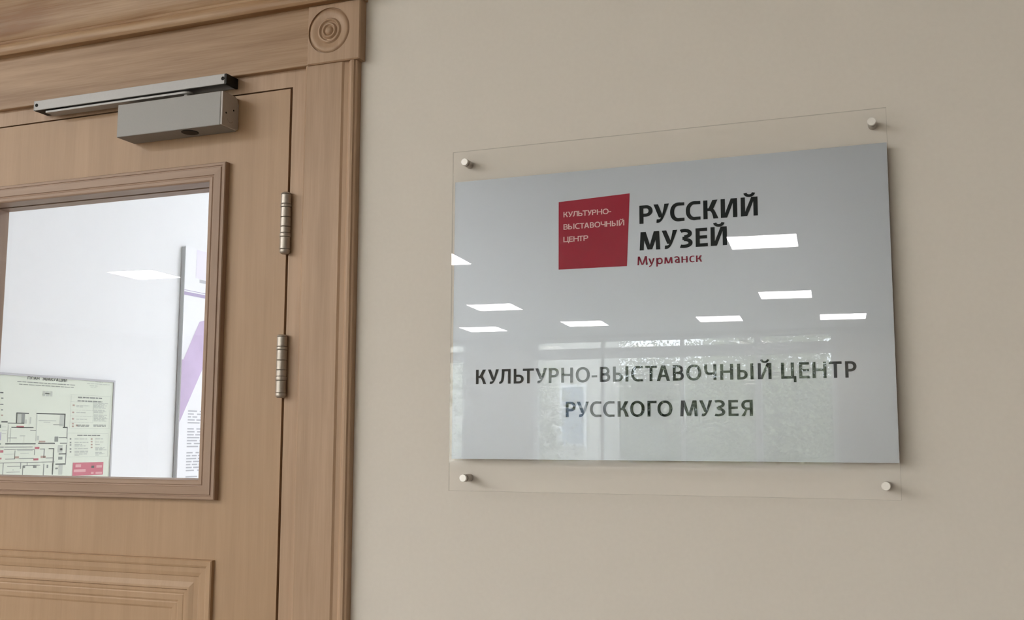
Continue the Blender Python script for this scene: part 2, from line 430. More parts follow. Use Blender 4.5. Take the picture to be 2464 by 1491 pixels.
PLAN_TEXT= [(0.6285,1.7415,0.8253,1.7434,'g'),(0.6343,1.7352,0.8212,1.7368,'g'),(0.8986,1.7544,0.9258,1.7562,'l'),(0.8677,1.7486,0.9538,1.7505,'l'),(0.8774,1.743,0.9089,1.7448,'l'),(0.8807,1.7395,0.9028,1.7409,'l'),(0.7137,1.7093,0.7462,1.7222,'l'),(0.7207,1.7149,0.7391,1.717,'g'),(0.8092,1.7167,0.9565,1.7174,'l'),(0.8153,1.6278,0.9626,1.6284,'l'),(0.8104,1.6979,0.8936,1.6986,'l'),(0.8119,1.6759,0.8951,1.6766,'l'),(0.813,1.6597,0.8963,1.6604,'l'),(0.8141,1.6436,0.8974,1.6442,'l'),(0.8043,1.6144,0.9563,1.615,'l'),(0.8086,1.5515,0.9606,1.5521,'l'),(0.8366,1.7089,0.9288,1.7124,'g'),(0.8357,1.6997,0.9278,1.7029,'g'),(0.8963,1.6961,0.9508,1.6981,'l'),(0.8965,1.6927,0.939,1.6947,'l'),(0.8967,1.6896,0.9466,1.6916,'l'),(0.8969,1.6862,0.9349,1.6882,'l'),(0.8972,1.6831,0.9425,1.6851,'l'),(0.8976,1.6766,0.9385,1.6786,'l'),(0.8978,1.6735,0.9461,1.6755,'l'),(0.898,1.6701,0.9344,1.6722,'l'),(0.8985,1.6639,0.9497,1.6659,'l'),(0.8987,1.6605,0.9379,1.6626,'l'),(0.8989,1.6574,0.9456,1.6594,'l'),(0.8991,1.6542,0.9533,1.6563,'l'),(0.8993,1.6509,0.9415,1.653,'l'),(0.8996,1.6478,0.9492,1.6498,'l'),(0.832,1.6877,0.8812,1.6897,'l'),(0.8323,1.6842,0.8566,1.6862,'l'),(0.8333,1.6689,0.87,1.6709,'l'),(0.8346,1.6512,0.8743,1.6532,'l'),(0.8387,1.6354,0.8832,1.6374,'g'),(0.8389,1.6326,0.8818,1.6347,'g'),(0.8988,1.6364,0.9467,1.6384,'g'),(0.899,1.6334,0.9459,1.6355,'g'),(0.8412,1.6078,0.9261,1.6103,'g'),(0.8322,1.5983,0.878,1.6005,'l'),(0.8329,1.5889,0.8833,1.5911,'l'),(0.8333,1.5831,0.8606,1.5854,'l'),(0.8335,1.5795,0.8731,1.5818,'l'),(0.834,1.5724,0.8829,1.5746,'l'),(0.8345,1.5657,0.884,1.5679,'l'),(0.8347,1.563,0.8835,1.5652,'l'),(0.835,1.5581,0.8808,1.5603,'l'),(0.8352,1.5547,0.8534,1.5569,'l'),(0.9086,1.5985,0.9379,1.6008,'l'),(0.9092,1.5901,0.9417,1.5923,'l'),(0.9097,1.583,0.9262,1.5853,'l'),(0.9102,1.5747,0.946,1.577,'l'),(0.9104,1.5716,0.943,1.5738,'l'),(0.9106,1.5685,0.9535,1.5708,'l'),(0.9111,1.5615,0.9356,1.5638,'l'),(0.9114,1.5578,0.9455,1.5601,'l'),(0.9116,1.5543,0.9249,1.5566,'l')]
HALL_EXTRA = [(-4.0, -4.6), (-4.1, -3.3), (-5.8, -3.5), (-7.4, -4.6), (-7.4, -3.2), (-9.2, -3.4), (-10.5, -4.6), (-11.6, -8.0), (-8.6, -11.0), (-9.3, -12.9), (-10.2, -2.2)]  # unseen panels added to light the front wall
FAR_EXTRA = [(-1.0, 2.3), (-1.0, 3.7), (.7, 1.6), (.7, 3.2)]  # unseen panels added to brighten the white room
# ------------------------------------------------------------------ the setting
YD, YC = -0.004, -0.014            # face of door leaf and jamb, face of the casing
HC = 3.44                          # hall ceiling
HX0, HX1, HY = -13.2, 1.7, -14.2   # hall extents
FX, FY, FH = -2.15, 4.6, 3.0       # the white room behind the door

mb = MB()
mb.box(HX0, -1.757, 0, .12, 0, HC).box(-.905, HX1, 0, .12, 0, HC).box(-1.757, -.905, 0, .12, 2.192, HC)
tag(mb.build('wall_front', M['wall']), 'matt beige painted wall carrying the grey museum sign', 'wall', kind='structure')
tag(MB().box(HX0, HX1, HY, 0, -.1, 0).build('floor', M['floor']), 'pale stone floor of the entrance hall', 'floor', kind='structure')
tag(MB().box(HX0, HX1, HY, 0, HC, HC+.1).build('ceiling', M['ceil']), 'white ceiling over the entrance hall', 'ceiling', kind='structure')
tag(MB().box(HX1, HX1+.12, HY, .12, 0, HC).build('wall_right', M['side']), 'unseen side wall beyond the sign, brown to dim bounced light', 'wall', kind='structure')
tag(MB().box(HX0-.12, HX0, HY, .12, 0, HC).build('wall_left', M['wall']), 'beige side wall at the far end of the hall', 'wall', kind='structure')
W1 = (-5.80, -1.24, 1.45, 3.395)
W2 = (-12.0, -6.93, 1.45, 3.395)
mb = MB()
mb.box(HX0-.12, W2[0], HY-.3, HY, 0, HC).box(W2[1], W1[0], HY-.3, HY, 0, HC).box(W1[1], HX1+.12, HY-.3, HY, 0, HC)
for W in (W1, W2):
    mb.box(W[0], W[1], HY-.3, HY, 0, W[2]).box(W[0], W[1], HY-.3, HY, W[3], HC)
tag(mb.build('wall_back', M['wall']), 'beige window wall opposite the sign', 'wall', kind='structure')

# white room behind the door
tag(MB().box(FX-.1, FX, .12, FY, 0, FH).build('wall_far_left', M['white']), 'bright white wall with the evacuation plan seen through the door glass', 'wall', kind='structure')
tag(MB().box(FX-.1, 2.0, FY, FY+.1, 0, FH).build('wall_far_back', M['white']), 'white end wall of the room behind the door', 'wall', kind='structure')
tag(MB().box(2.0, 2.1, .12, FY, 0, FH).build('wall_far_right', M['white']), 'white right wall of the room behind the door', 'wall', kind='structure')
tag(MB().box(FX-.1, 2.1, .12, FY+.1, FH, FH+.1).build('ceiling_far', M['white']), 'white ceiling of the room behind the door', 'ceiling', kind='structure')
tag(MB().box(FX-.1, 2.1, .0, FY+.1, -.1, 0).build('floor_far', M['wood_floor']), 'grey floor of the room behind the door', 'floor', kind='structure')

# ------------------------------------------------------------------ door frame
XL = -1.724                        # hinge-free edge of the leaf
mb = MB()
for s in (1, -1):
    f = (lambda x: x) if s == 1 else (lambda x: -2.6625-x)
    xs = sorted((f(-.9354), f(-.9)))
    mb.box(xs[0], xs[1], YD, .12, 0, 2.161)
    xs = sorted((f(-.9585), f(-.9354)))
    mb.box(xs[0], xs[1], .0405, .06, 0, 2.161)
mb.box(-1.7625, -.9, YD, .12, 2.161, 2.192).box(-1.704, -.9585, .0405, .06, 2.135, 2.161)
tag(mb.build('trim_1', M['casing']), 'flat wooden jamb lining around the door leaf', 'door frame', kind='structure')
prof = [(-.907, 0), (-.907, -.0115), (-.9035, YC), (-.840, YC), (-.8365, -.0118), (-.8295, -.0108), (-.8270, -.0122), (-.8245, -.0152),
        (-.8215, -.0160), (-.8180, -.0152), (-.8165, -.0125), (-.8140, -.0115), (-.8130, -.0100), (-.8130, 0)]
tag(MB().prism_z(prof, 0, 2.1885).build('trim_2', M['casing']), 'upright wooden casing between the door and the beige wall', 'door casing', kind='structure')
tag(MB().prism_z([(-2.6625-x, y) for x, y in prof][::-1], 0, 2.1885).build('trim_3', M['casing']), 'upright wooden casing on the latch side of the door', 'door casing', kind='structure')
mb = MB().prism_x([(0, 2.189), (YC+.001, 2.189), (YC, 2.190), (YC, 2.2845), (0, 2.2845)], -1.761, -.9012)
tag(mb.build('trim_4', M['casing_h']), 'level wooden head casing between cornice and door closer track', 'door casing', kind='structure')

def rosette_block(name, mirror, label):
    f = (lambda x: x) if not mirror else (lambda x: -2.6625-x)
    cx, cz = f(-.8625), 2.2400
    x0, x1 = sorted((f(-.9012), f(-.8065)))
    z0, z1 = 2.1875, 2.2845
    yf, yb, R = -.0185, -.0155, .0372
    root = thing(name, label, 'door casing', (cx, 0, cz), kind='structure')
    mb = MB().box(x0, x1, yb, 0, z0, z1)
    e = .0018
    for (d0, y0), (d1, y1) in (((0, yb), (0, yf+e)), ((0, yf+e), (e, yf))):
        ring_frame(mb, x0, x1, z0, z1, [(d0, y0), (d1, y1)])
    angs = [2*math.pi*k/64 for k in range(64)]+[math.atan2(zz-cz, xx-cx) % (2*math.pi) for xx in (x0+e, x1-e) for zz in (z0+e, z1-e)]
    angs = sorted(set(round(a, 9) for a in angs))
    n = len(angs)
    sq, ci = [], []
    for a in angs:
        c, s = math.cos(a), math.sin(a)
        ci.append((cx+R*c, cz+R*s))
        ts = [((x1-e-cx)/c if c > 1e-9 else (x0+e-cx)/c if c < -1e-9 else 9), ((z1-e-cz)/s if s > 1e-9 else (z0+e-cz)/s if s < -1e-9 else 9)]
        tt = min(ts)
        sq.append((cx+tt*c, cz+tt*s))
    for k in range(n):
        j = (k+1) % n
        mb.quad([(sq[k][0], yf, sq[k][1]), (sq[j][0], yf, sq[j][1]), (ci[j][0], yf, ci[j][1]), (ci[k][0], yf, ci[k][1])])
        mb.quad([(ci[k][0], yf, ci[k][1]), (ci[j][0], yf, ci[j][1]), (ci[j][0], yb, ci[j][1]), (ci[k][0], yb, ci[k][1])])
    rel(mb, root, 'block', M['casing'])
    pr = [(.0368, -.0155), (.0355, -.0158), (.0342, -.0176), (.0318, -.0186), (.0270, -.0182), (.0228, -.0168), (.0212, -.0166), (.0203, -.0176), (.0188, -.0192),
          (.0172, -.0194), (.0160, -.0182), (.0150, -.0166), (.0138, -.0166), (.0128, -.0182), (.0112, -.0196), (.0096, -.0194), (.0084, -.0176), (.0074, -.0170),
          (.0066, -.0180), (.0050, -.0200), (.0028, -.0208), (.0004, -.0210)]
    rel(MB().lathe(pr, (cx, 0, cz), 'y', 64), root, 'rosette', M['casing'], True)
    return root
rosette_block('trim_5', False, 'square wooden corner block with turned rosette above the upright casing')
rosette_block('trim_6', True, 'square wooden corner block on the latch side of the door')
cp = [(0, 2.2845), (-.0290, 2.2845), (-.0308, 2.2865), (-.0322, 2.2920), (-.0322, 2.2975), (-.0308, 2.3030), (-.0285, 2.3058), (-.0262, 2.3066), (-.0258, 2.3115),
      (-.0275, 2.3135), (-.0300, 2.3300), (-.0345, 2.3550), (-.0420, 2.3800), (-.0540, 2.4050), (-.0560, 2.4070), (-.0560, 2.4300), (0, 2.4300)]
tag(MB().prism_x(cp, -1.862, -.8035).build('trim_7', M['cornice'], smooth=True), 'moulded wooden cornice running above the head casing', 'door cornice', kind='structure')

# ------------------------------------------------------------------ the door
door = thing('door_1', 'pale brown wooden door with glazed upper pane and moulded lower panel', 'door', (-.9395, 0, 0), kind='structure')
GX0, GX1, GZ0, GZ1 = -1.6095, -1.0520, 1.5050, 2.0470   # outer edge of the pane moulding
PX0, PX1, PZ0, PZ1 = -1.6085, -1.0547, .26, 1.4125      # outer edge of the panel moulding
mb = MB()
hx0, hx1, hz0, hz1 = GX0+.012, GX1-.012, GZ0+.012, GZ1-.012
yb = .038
mb.box(XL, hx0, YD, yb, .006, 2.1585).box(hx1, -.9398, YD, yb, .006, 2.1585)
mb.box(hx0, hx1, YD, yb, hz1, 2.1585).box(hx0, hx1, YD, yb, .006, hz0)
rel(mb, door, 'leaf', M['leaf'])
pm = [(0, YD), (0, -.0135), (.0012, -.0152), (.0052, -.0156), (.0060, -.0142), (.0072, -.0142), (.0084, -.0160), (.0200, -.0168), (.0212, -.0154), (.0226, -.0152), (.0240, -.0164),
      (.0285, -.0162), (.0304, -.0150), (.0310, -.0135), (.0310, .0160), (.0240, .0160), (.0240, .0230), (.0310, .0230), (.0310, .0480), (.0295, .0500), (.0010, .0500), (0, .0490), (0, yb)]
rel(ring_frame(MB(), GX0, GX1, GZ0, GZ1, pm, M['mould'], M['mould_h']), door, 'pane_moulding', M['mould'])
rel(MB().box(GX0+.0245, GX1-.0245, .0180, .0220, GZ0+.0245, GZ1-.0245), door, 'glass_pane', M['glass'])
pp = [(0, YD), (.0004, -.0098), (.0022, -.0112), (.0090, -.0108), (.0115, -.0100), (.0125, -.0090), (.0200, -.0088), (.0255, -.0080), (.0268, -.0068), (.0350, -.0070), (.0430, -.0090),
      (.0462, -.0092), (.0478, -.0066), (.0520, -.0066), (.0545, -.0058), (.0560, -.0064), (.0640, -.0064), (.0668, -.0052), (.0690, -.0056), (.0755, -.0052), (.0790, YD+.0003)]
rel(ring_frame(MB(), PX0, PX1, PZ0, PZ1, pp, M['leaf'], M['leaf']), door, 'panel_moulding', M['leaf'])

# two ball-bearing hinges, knuckles stacked on one pin
def hinge(z0, z1, label):
    h = bpy.data.objects.new('hinge', None); COL.objects.link(h); h.parent = door
    h.location = Vector((-.9375, -.0108, z0))-door.location; h['label'] = label
    r = .0081
    L = z1-z0
    seg = [('finial', 0, .075), ('knuckle', .080, .272), ('bearing_ring', .277, .335), ('knuckle', .340, .438), ('knuckle', .443, .592),
           ('knuckle', .597, .754), ('bearing_ring', .759, .806), ('knuckle', .811, .965), ('finial', .970, 1.0)]
    for name, a, b in seg:
        za, zb = a*L, b*L
        e = .0006
        if name == 'bearing_ring':
            pr = [(.004, za), (r+.0002, za), (r+.0005, za+e), (r+.0005, zb-e), (r+.0002, zb), (.004, zb)]
        elif name == 'finial' and a == 0:
            pr = [(.0015, za), (.0052, za+.0002), (.0074, za+.0018), (r, za+.0040), (r, zb-e), (r-.0004, zb), (.004, zb)]
        elif name == 'finial':
            pr = [(.004, za), (r-.0004, za), (r, za+e), (r-.0006, zb-.0012), (.0060, zb), (.0015, zb)]
        else:
            pr = [(.004, za), (r-.0005, za), (r, za+e), (r, zb-e), (r-.0005, zb), (.004, zb)]
        MB().lathe(pr, (0, 0, 0), 'z', 28).build(name, M['steel'], h, True)
    MB().lathe([(.0058, .002), (.0058, L-.002)], (0, 0, 0), 'z', 20).build('pin', M['steel_dark'], h)
    MB().box(-.0014, .0004, .0075, .028, .002, L-.002).build('hinge_leaf', M['steel'], h)
    return h
hinge(1.8882, 1.9868, 'upper nickel hinge barrel on the door edge')
hinge(1.6632, 1.7612, 'lower nickel hinge barrel on the door edge')

# ------------------------------------------------------------------ door closer
dc = thing('door_closer', 'grey metal door closer with slide rail at the top of the door', 'door closer', (-1.1435, YD, 2.126))
BX0, BX1, BZ0, BZ1, BY = -1.2490, -1.0380, 2.0982, 2.1542, -.0475
o = rel(MB().box(BX0, BX1-.0035, BY, YD, BZ0, BZ1), dc, 'housing', M['alu_body']); bevel(o, .0012)
# end cap: rounded towards the door
pc = [(BY+.0004, BZ0+.0004), (YD-.006, BZ0+.0004), (YD-.0015, BZ0+.002), (YD, BZ0+.006), (YD, BZ1-.012), (YD-.003, BZ1-.005), (YD-.009, BZ1-.0005), (BY+.0004, BZ1-.0004)]
cap = rel(MB().prism_x(pc, BX1-.0035, BX1), dc, 'end_cap', M['alu_cap']); bevel(cap, .0006)
for cy, cz in ((-.0374, 2.1203), (-.0180, 2.1294)):
    MB().lathe([(.0016, 0), (.0016, .0004), (.0002, .0004)], (BX1+1.1435, cy-YD, cz-2.126), 'x', 12).build('valve_screw', M['hole'], cap)
M['alu_groove'] = plain('cap_groove', (0.13, 0.115, 0.105), 0.6)
arc = MB()
for k in range(8):
    a0, a1 = math.radians(200+k*16), math.radians(200+(k+1)*16)
    q = []
    for a, r in ((a0, .0084), (a1, .0084), (a1, .0079), (a0, .0079)):
        q.append((BX1+.0001+1.1435, -.0262+r*math.cos(a)-YD, 2.1150+r*math.sin(a)-2.126))
    arc.quad(q)
arc.build('cap_mark', M['alu_groove'], cap)
rel(MB().lathe([(.0140, .0), (.0140, -.0006), (.0132, -.0010), (.0003, -.0010)], (-1.1140, -.0290, BZ0), 'z', 32), dc, 'valve_plug', M['black'])
TX0, TX1, TZ0, TZ1, TY = -1.4465, -1.0412, 2.1702, 2.1872, -.0352
# slide rail: U channel open below
pr = [(TY, TZ0), (TY, TZ1), (YD, TZ1), (YD, TZ0), (YD-.005, TZ0), (YD-.005, TZ1-.003), (TY+.0025, TZ1-.003), (TY+.0025, TZ0)]
rail = rel(MB().prism_x(pr, TX0+.001, TX1-.004), dc, 'slide_rail', M['alu']); bevel(rail, .0005, 1)
rel(MB().box(TX0+.001, TX1-.004, TY+.0027, YD-.0052, TZ1-.0042, TZ1-.0032), rail, 'rail_black_strip', M['black'])  # black strip that makes the inside of the open rail dark
for sx in (-1.4400, -1.0482):
    rel(MB().lathe([(.0031, -.0003), (.0031, .0004), (.0003, .0010)], (sx, TY-.0002, 2.1792), 'y', 16), dc, 'rail_screw', M['hole'])
e1 = rel(MB().box(TX1-.004, TX1, TY+.0002, YD, TZ0-.0004, TZ1-.0002), dc, 'rail_end_cap', M['black']); bevel(e1, .0006)
rel(MB().box(TX0+.0012, TX0+.0240, TY+.0027, YD, TZ0-.0004, TZ1-.0035), dc, 'rail_end_cap', M['black'])
rel(MB().box(TX0, TX0+.001, TY, YD, TZ0-.0002, TZ1), dc, 'rail_end_plate', M['alu'])
AZ0, AZ1 = 2.1640, 2.1678
xe, ye, re_ = -1.1265, -.0225, .0105
pts = [(-1.4215, ye-re_), (xe, ye-re_)]+[(xe+re_*math.sin(math.radians(a)), ye-re_*math.cos(math.radians(a))) for a in range(15, 180, 15)]+[(xe, ye+re_), (-1.4215, ye+re_)]
arm = rel(MB().prism_z(pts, AZ0, AZ1), dc, 'slide_arm', M['alu']); bevel(arm, .0004, 1)
rel(MB().lathe([(.0062, 2.1540), (.0062, 2.1640), (.0004, 2.1642)], (xe, ye, 0), 'z', 24), dc, 'spindle', M['alu'], True)
rel(MB().box(-1.4200, -1.4020, -.0290, -.0120, AZ1, TZ1-.0045), dc, 'slider', M['black'])

# ------------------------------------------------------------------ the sign
TILT = math.radians(.505)
SO = (-.344, -.0195, 1.775)
sign = thing('wall_sign', 'silver grey museum sign under clear acrylic on four steel standoffs', 'sign', SO, (-TILT, 0, 0))
mb = MB()
px0, px1, pz0, pz1, ch = -.3022, .3036, -.2468, .2468, .0004
def prect(d, y):
    return [(px0+d, y, pz0+d), (px1-d, y, pz0+d), (px1-d, y, pz1-d), (px0+d, y, pz1-d)]
mb.loops([prect(ch, 0), prect(0, ch), prect(0, .004)], caps=False, mat=M['acrylic_edge'])
mb.quad(prect(ch, 0), M['acrylic']).quad(prect(0, .004), M['bonded'])
mb.build('acrylic_plate', None, sign)
tag(MB().box(-.3000, .3026, .0052, .0058, -.2020, .2021).build('printed_panel', M['film'], sign), 'silver grey printed panel')
RY = .0049
tag(MB().quad([(-.1385, RY, .0626), (-.0394, RY, .0621), (-.0346, RY, .1637), (-.1384, RY, .1595)]).build('logo_block', M['red'], sign), 'slanted crimson block')
LET = [
 ('lettering', 'КУЛЬТУРНО-ВЫСТАВОЧНЫЙЦЕНТР', -.0963, -.0756, .192, 'ink', [(-.2632,-.2472),(-.2449,-.228),(-.2277,-.21),(-.2053,-.1902),(-.1915,-.1749),(-.1727,-.1558),(-.1528,-.138),(-.1345,-.1175),(-.1134,-.0932),(-.0905,-.0826),(-.0788,-.0641),(-.0602,-.0387),(-.0346,-.0183),(-.0152,.0007),(.0007,.0186),(.0225,.0373),(.0407,.0607),(.0644,.0806),(.0856,.1024),(.1077,.1287),(.1343,.1516),(.1637,.1826),(.1862,.1992),(.2027,.2199),(.2229,.2387),(.2426,.2564)], 'black upper line of the two at the foot'),
 ('lettering', 'РУССКОГОМУЗЕЯ', -.1436, -.1227, .192, 'ink', [(-.1279,-.1135),(-.1119,-.0946),(-.093,-.0766),(-.0743,-.058),(-.054,-.0384),(-.0366,-.0166),(-.0126,-.0001),(.0011,.0213),(.0318,.0549),(.0572,.0743),(.0771,.0912),(.0954,.1084),(.1118,.1267)], 'black lower line of the two at the foot'),
 ('lettering', 'РУССКИЙ', .1195, .1451, .222, 'ink', [(-.0211,-.0025),(-.0013,.0203),(.0217,.0417),(.0433,.0635),(.0671,.0873),(.0905,.1123),(.117,.1392)], 'bold black word beside the crimson block'),
 ('lettering', 'МУЗЕЙ', .0825, .1079, .222, 'ink', [(-.0212,.0075),(.0098,.0313),(.0343,.0519),(.0561,.0725),(.0763,.098)], 'bold black second word beside the crimson block'),
 ('lettering', 'Мурманск', .0621, .0742, .170, 'crimson_ink', [(-.0245,-.0106),(-.0092,-.0005),(.0018,.0107),(.0129,.0242),(.0261,.0339),(.0364,.0447),(.0471,.0541),(.0562,.0645)], 'small crimson word under the bold black words'),
 ('lettering', 'КУЛЬТУРНО-', .1370, .1446, .20, 'pale', [(-.1311,-.1245),(-.1243,-.117),(-.1175,-.1098),(-.1092,-.1029),(-.1029,-.0957),(-.0957,-.0892),(-.089,-.0827),(-.0819,-.0742),(-.0736,-.0649),(-.0649,-.0612)], 'first pale line on the crimson block'),
 ('lettering', 'ВЫСТАВОЧНЫЙ', .1191, .1269, .20, 'pale', [(-.1311,-.1247),(-.1241,-.1149),(-.1141,-.1071),(-.1067,-.1006),(-.1006,-.0933),(-.0922,-.0862),(-.0855,-.077),(-.0764,-.0693),(-.0687,-.0615),(-.0604,-.0518),(-.0504,-.0426)], 'second pale line on the crimson block'),
 ('lettering', 'ЦЕНТР', .1012, .1088, .20, 'pale', [(-.1312,-.1228),(-.1228,-.1173),(-.1164,-.1086),(-.1087,-.1022),(-.1016,-.0947)], 'third pale line on the crimson block'),
]
for name, text, z0, z1, t, m, spans, lab in LET:
    mb = lettering(MB(), text, spans, z0, z1-z0, t, lambda x, z: (x, .0046, z))
    tag(mb.build(name, M[m], sign), lab)
for sx, sz in ((-.2818, .2296), (.2858, .2290), (-.2785, -.2288), (.2862, -.2300)):
    so = MB().lathe([(.0054, .0042), (.0054, .0198-sz*math.sin(TILT))], (sx, 0, sz), 'y', 28).build('standoff', M['steel'], sign, True)
    MB().lathe([(.0003, -.0036), (.0050, -.0036), (.0055, -.0031), (.0055, .0), (.0040, .0002)], (sx, 0, sz), 'y', 32).build('cap', M['cap'], so, True)

# ------------------------------------------------------------------ evacuation plan on the white wall
def on_wall(y, z, d):
    return (FX+d, y, z)
plan = thing('evacuation_plan', 'framed pale green evacuation plan on the white wall behind the glass', 'plan', (FX, .735, 1.55))
PY0, PY1, PZ0_, PZ1_ = .497, .9735, 1.336, 1.7625
def flat(items, d):
    mb = MB()
    for y0, z0, y1, z1 in items:
        mb.quad([on_wall(y0, z0, d), on_wall(y1, z0, d), on_wall(y1, z1, d), on_wall(y0, z1, d)])
    return mb
M['sheet'] = plain('pale_green_sheet', (0.66, 0.71, 0.61), 0.4, vary=0.01, scale=30)
M['plan_frame'] = plain('grey_plan_frame', (0.45, 0.45, 0.48), 0.4)
M['plan_k'] = plain('dark_plan_ink', (0.06, 0.075, 0.07), 0.6)
M['plan_g'] = plain('grey_plan_ink', (0.21, 0.235, 0.22), 0.6)
M['plan_l'] = plain('light_plan_ink', (0.46, 0.50, 0.45), 0.6)
M['plan_r'] = plain('red_plan_ink', (0.44, 0.10, 0.14), 0.6)
M['plan_b'] = plain('russet_plan_ink', (0.42, 0.30, 0.25), 0.6)
M['plan_v'] = plain('violet_plan_ink', (0.40, 0.38, 0.52), 0.6)
M['plan_red'] = plain('red_notice', (0.50, 0.11, 0.16), 0.6)
M['plan_pink'] = plain('pink_notice_mark', (0.66, 0.34, 0.36), 0.6)
rel(MB().box(FX, FX+.0080, PY0+.003, PY1-.003, PZ0_+.003, PZ1_-.003), plan, 'sheet', M['sheet'])
mb = MB()
mb.box(FX, FX+.0105, PY0, PY1, PZ1_-.0055, PZ1_).box(FX, FX+.0105, PY0, PY1, PZ0_, PZ0_+.0055)
mb.box(FX, FX+.0105, PY0, PY0+.0055, PZ0_+.0055, PZ1_-.0055).box(FX, FX+.0105, PY1-.0055, PY1, PZ0_+.0055, PZ1_-.0055)
tag(rel(mb, plan, 'frame', M['plan_frame']), 'thin grey frame')
for nm, ks in (('wall_lines', 'k'), ('partition_lines', 'glv'), ('red_marks', 'rb')):
    mb = MB()
    for a, b, c, d, k in PLAN_LINES:
        if a >= PY0 and k in ks:
            mb.quad([on_wall(a, b, .0084), on_wall(c, b, .0084), on_wall(c, d, .0084), on_wall(a, d, .0084)], M['plan_'+k])
    rel(mb, plan, nm, None)
mb = MB()
for a, b, c, d, k in PLAN_TEXT:
    # a printed line reads as a row of words
    rnd = random.Random(int(a*9e4)+int(b*7e4)); x = a
    while x < c:
        l = rnd.uniform(.008, .020); e = min(c, x+l)
        if c-a > .10 and d-b < .001: e = c
        mb.quad([on_wall(x, b, .0086), on_wall(e, b, .0086), on_wall(e, d, .0086), on_wall(x, d, .0086)], M['plan_'+k])
        x = e+.0022
rel(mb, plan, 'legend', None)
def spread(text, y0, y1, gap=.12):
    wd = [1.15 if c in 'МЦ' else .9 for c in text]
    u = (y1-y0)/(sum(wd)+gap*(len(text)-1)); out = []; y = y0
    for k in wd:
        out.append((y, y+k*u)); y += (k+gap)*u
    return out
mb = MB()
for text, y0, y1 in (('ПЛАН', .6609, .7000), ('ЭВАКУАЦИИ', .7095, .7947)):
    lettering(mb, text, spread(text, y0, y1), 1.7498, .0078, .26, lambda y, z: on_wall(y, z, .0086))
tag(rel(mb, plan, 'title_lettering', M['plan_k']), 'dark heading')
red = tag(rel(flat([(.8306, 1.5019, .9439, 1.5364)], .0086), plan, 'fire_notice', M['plan_red']), 'small red notice in the corner')
rel(flat([(.8348, 1.5113, .8779, 1.5185), (.8399, 1.5240, .8602, 1.5318), (.9173, 1.5215, .9384, 1.5280), (.9153, 1.5045, .9396, 1.5100), (.8981, 1.5050, .9079, 1.5104)], .0090), red, 'notice_marks', M['plan_pink'])
rel(flat([(.8985, 1.5212, .9090, 1.5272)], .0090), red, 'notice_handset', M['plan_k'])

# ------------------------------------------------------------------ information board beyond the plan
M['board'] = plain('white_board_print', (0.83, 0.84, 0.87), 0.5, vary=0.004, scale=10)
M['board_edge_shadow'] = plain('grey_edge_and_shadow', (0.46, 0.48, 0.50), 0.5)
M['lilac'] = plain('lilac_print', (0.56, 0.45, 0.65), 0.5, vary=0.10, scale=9)
M['lilac_dark'] = plain('violet_print', (0.40, 0.34, 0.52), 0.5)
M['lilac_pale'] = plain('pale_lilac_print', (0.78, 0.75, 0.86), 0.5)
M['board_grey'] = plain('grey_print', (0.47, 0.48, 0.52), 0.6)
BT = .016
ib = thing('information_board', 'tall white and lilac exhibition board seen past the plan through the glass', 'board', (FX, 1.7, 1.5))
QY0, QY1, QZ0, QZ1 = 1.2475, 2.15, .60, 2.194
rel(MB().box(FX+.003, FX+BT, QY0+.0001, QY1, QZ0, QZ1), ib, 'board', M['board'])
# the exposed end of the board; the grey taper stands for its shadow too
mb = MB().loops([[(FX+.003, QY0, QZ0), (FX+.0075, QY0, QZ0), (FX+.0075, QY0-.002, QZ0), (FX+.003, QY0-.002, QZ0)],
                 [(FX+.003, QY0, QZ1-.003), (FX+BT, QY0, QZ1-.003), (FX+BT, QY0-.002, QZ1-.003), (FX+.003, QY0-.002, QZ1-.003)]])
tag(rel(mb, ib, 'edge_shadow_strip', M['board_edge_shadow']), 'grey edge and shadow strip')
bw = lambda y, z, d=.0004: (FX+BT+d, y, z)
mb = MB().quad([bw(QY0+.001, 1.6500), bw(QY0+.001, 1.8414), bw(1.2560, 1.8414), bw(1.3261, 1.965), bw(1.52, 2.02), bw(1.52, 2.00), bw(1.3741, 1.8591)])
tag(rel(mb, ib, 'lilac_shape', M['lilac']), 'slanted lilac print')
rel(MB().quad([bw(QY0, 2.0415), bw(QY1, 2.0415), bw(QY1, 2.0520), bw(QY0, 2.0520)]).quad([bw(QY0, 2.0560), bw(QY1, 2.0560), bw(QY1, 2.0578), bw(QY0, 2.0578)]), ib, 'violet_bar', M['lilac_dark'])
rel(MB().quad([bw(1.30, 2.10), bw(QY1, 2.10), bw(QY1, QZ1-.004), bw(1.30, QZ1-.004)]), ib, 'pale_band', M['lilac_pale'])
rel(MB().quad([bw(1.318, 2.088, .0008), bw(1.372, 2.088, .0008), bw(1.372, 2.098, .0008), bw(1.318, 2.098, .0008)]), ib, 'heading_mark', M['board_grey'])
mb = MB()
rnd = random.Random(5)
for y0, z, n in ((1.2872, 1.6835, 5), (1.2872, 1.6290, 7), (1.2872, 1.5560, 7), (1.2872, 1.4830, 9), (1.2872, 1.3950, 9), (1.2872, 1.3070, 9)):
    for k in range(n):
        zz = z-k*.0090; y = y0
        while y < 2.08:
            l = rnd.uniform(.015, .060)
            mb.quad([bw(y, zz), bw(min(2.1, y+l), zz), bw(min(2.1, y+l), zz+.0042), bw(y, zz+.0042)])
            y += l+rnd.uniform(.006, .016)
rel(mb, ib, 'text_block', M['board_grey'])

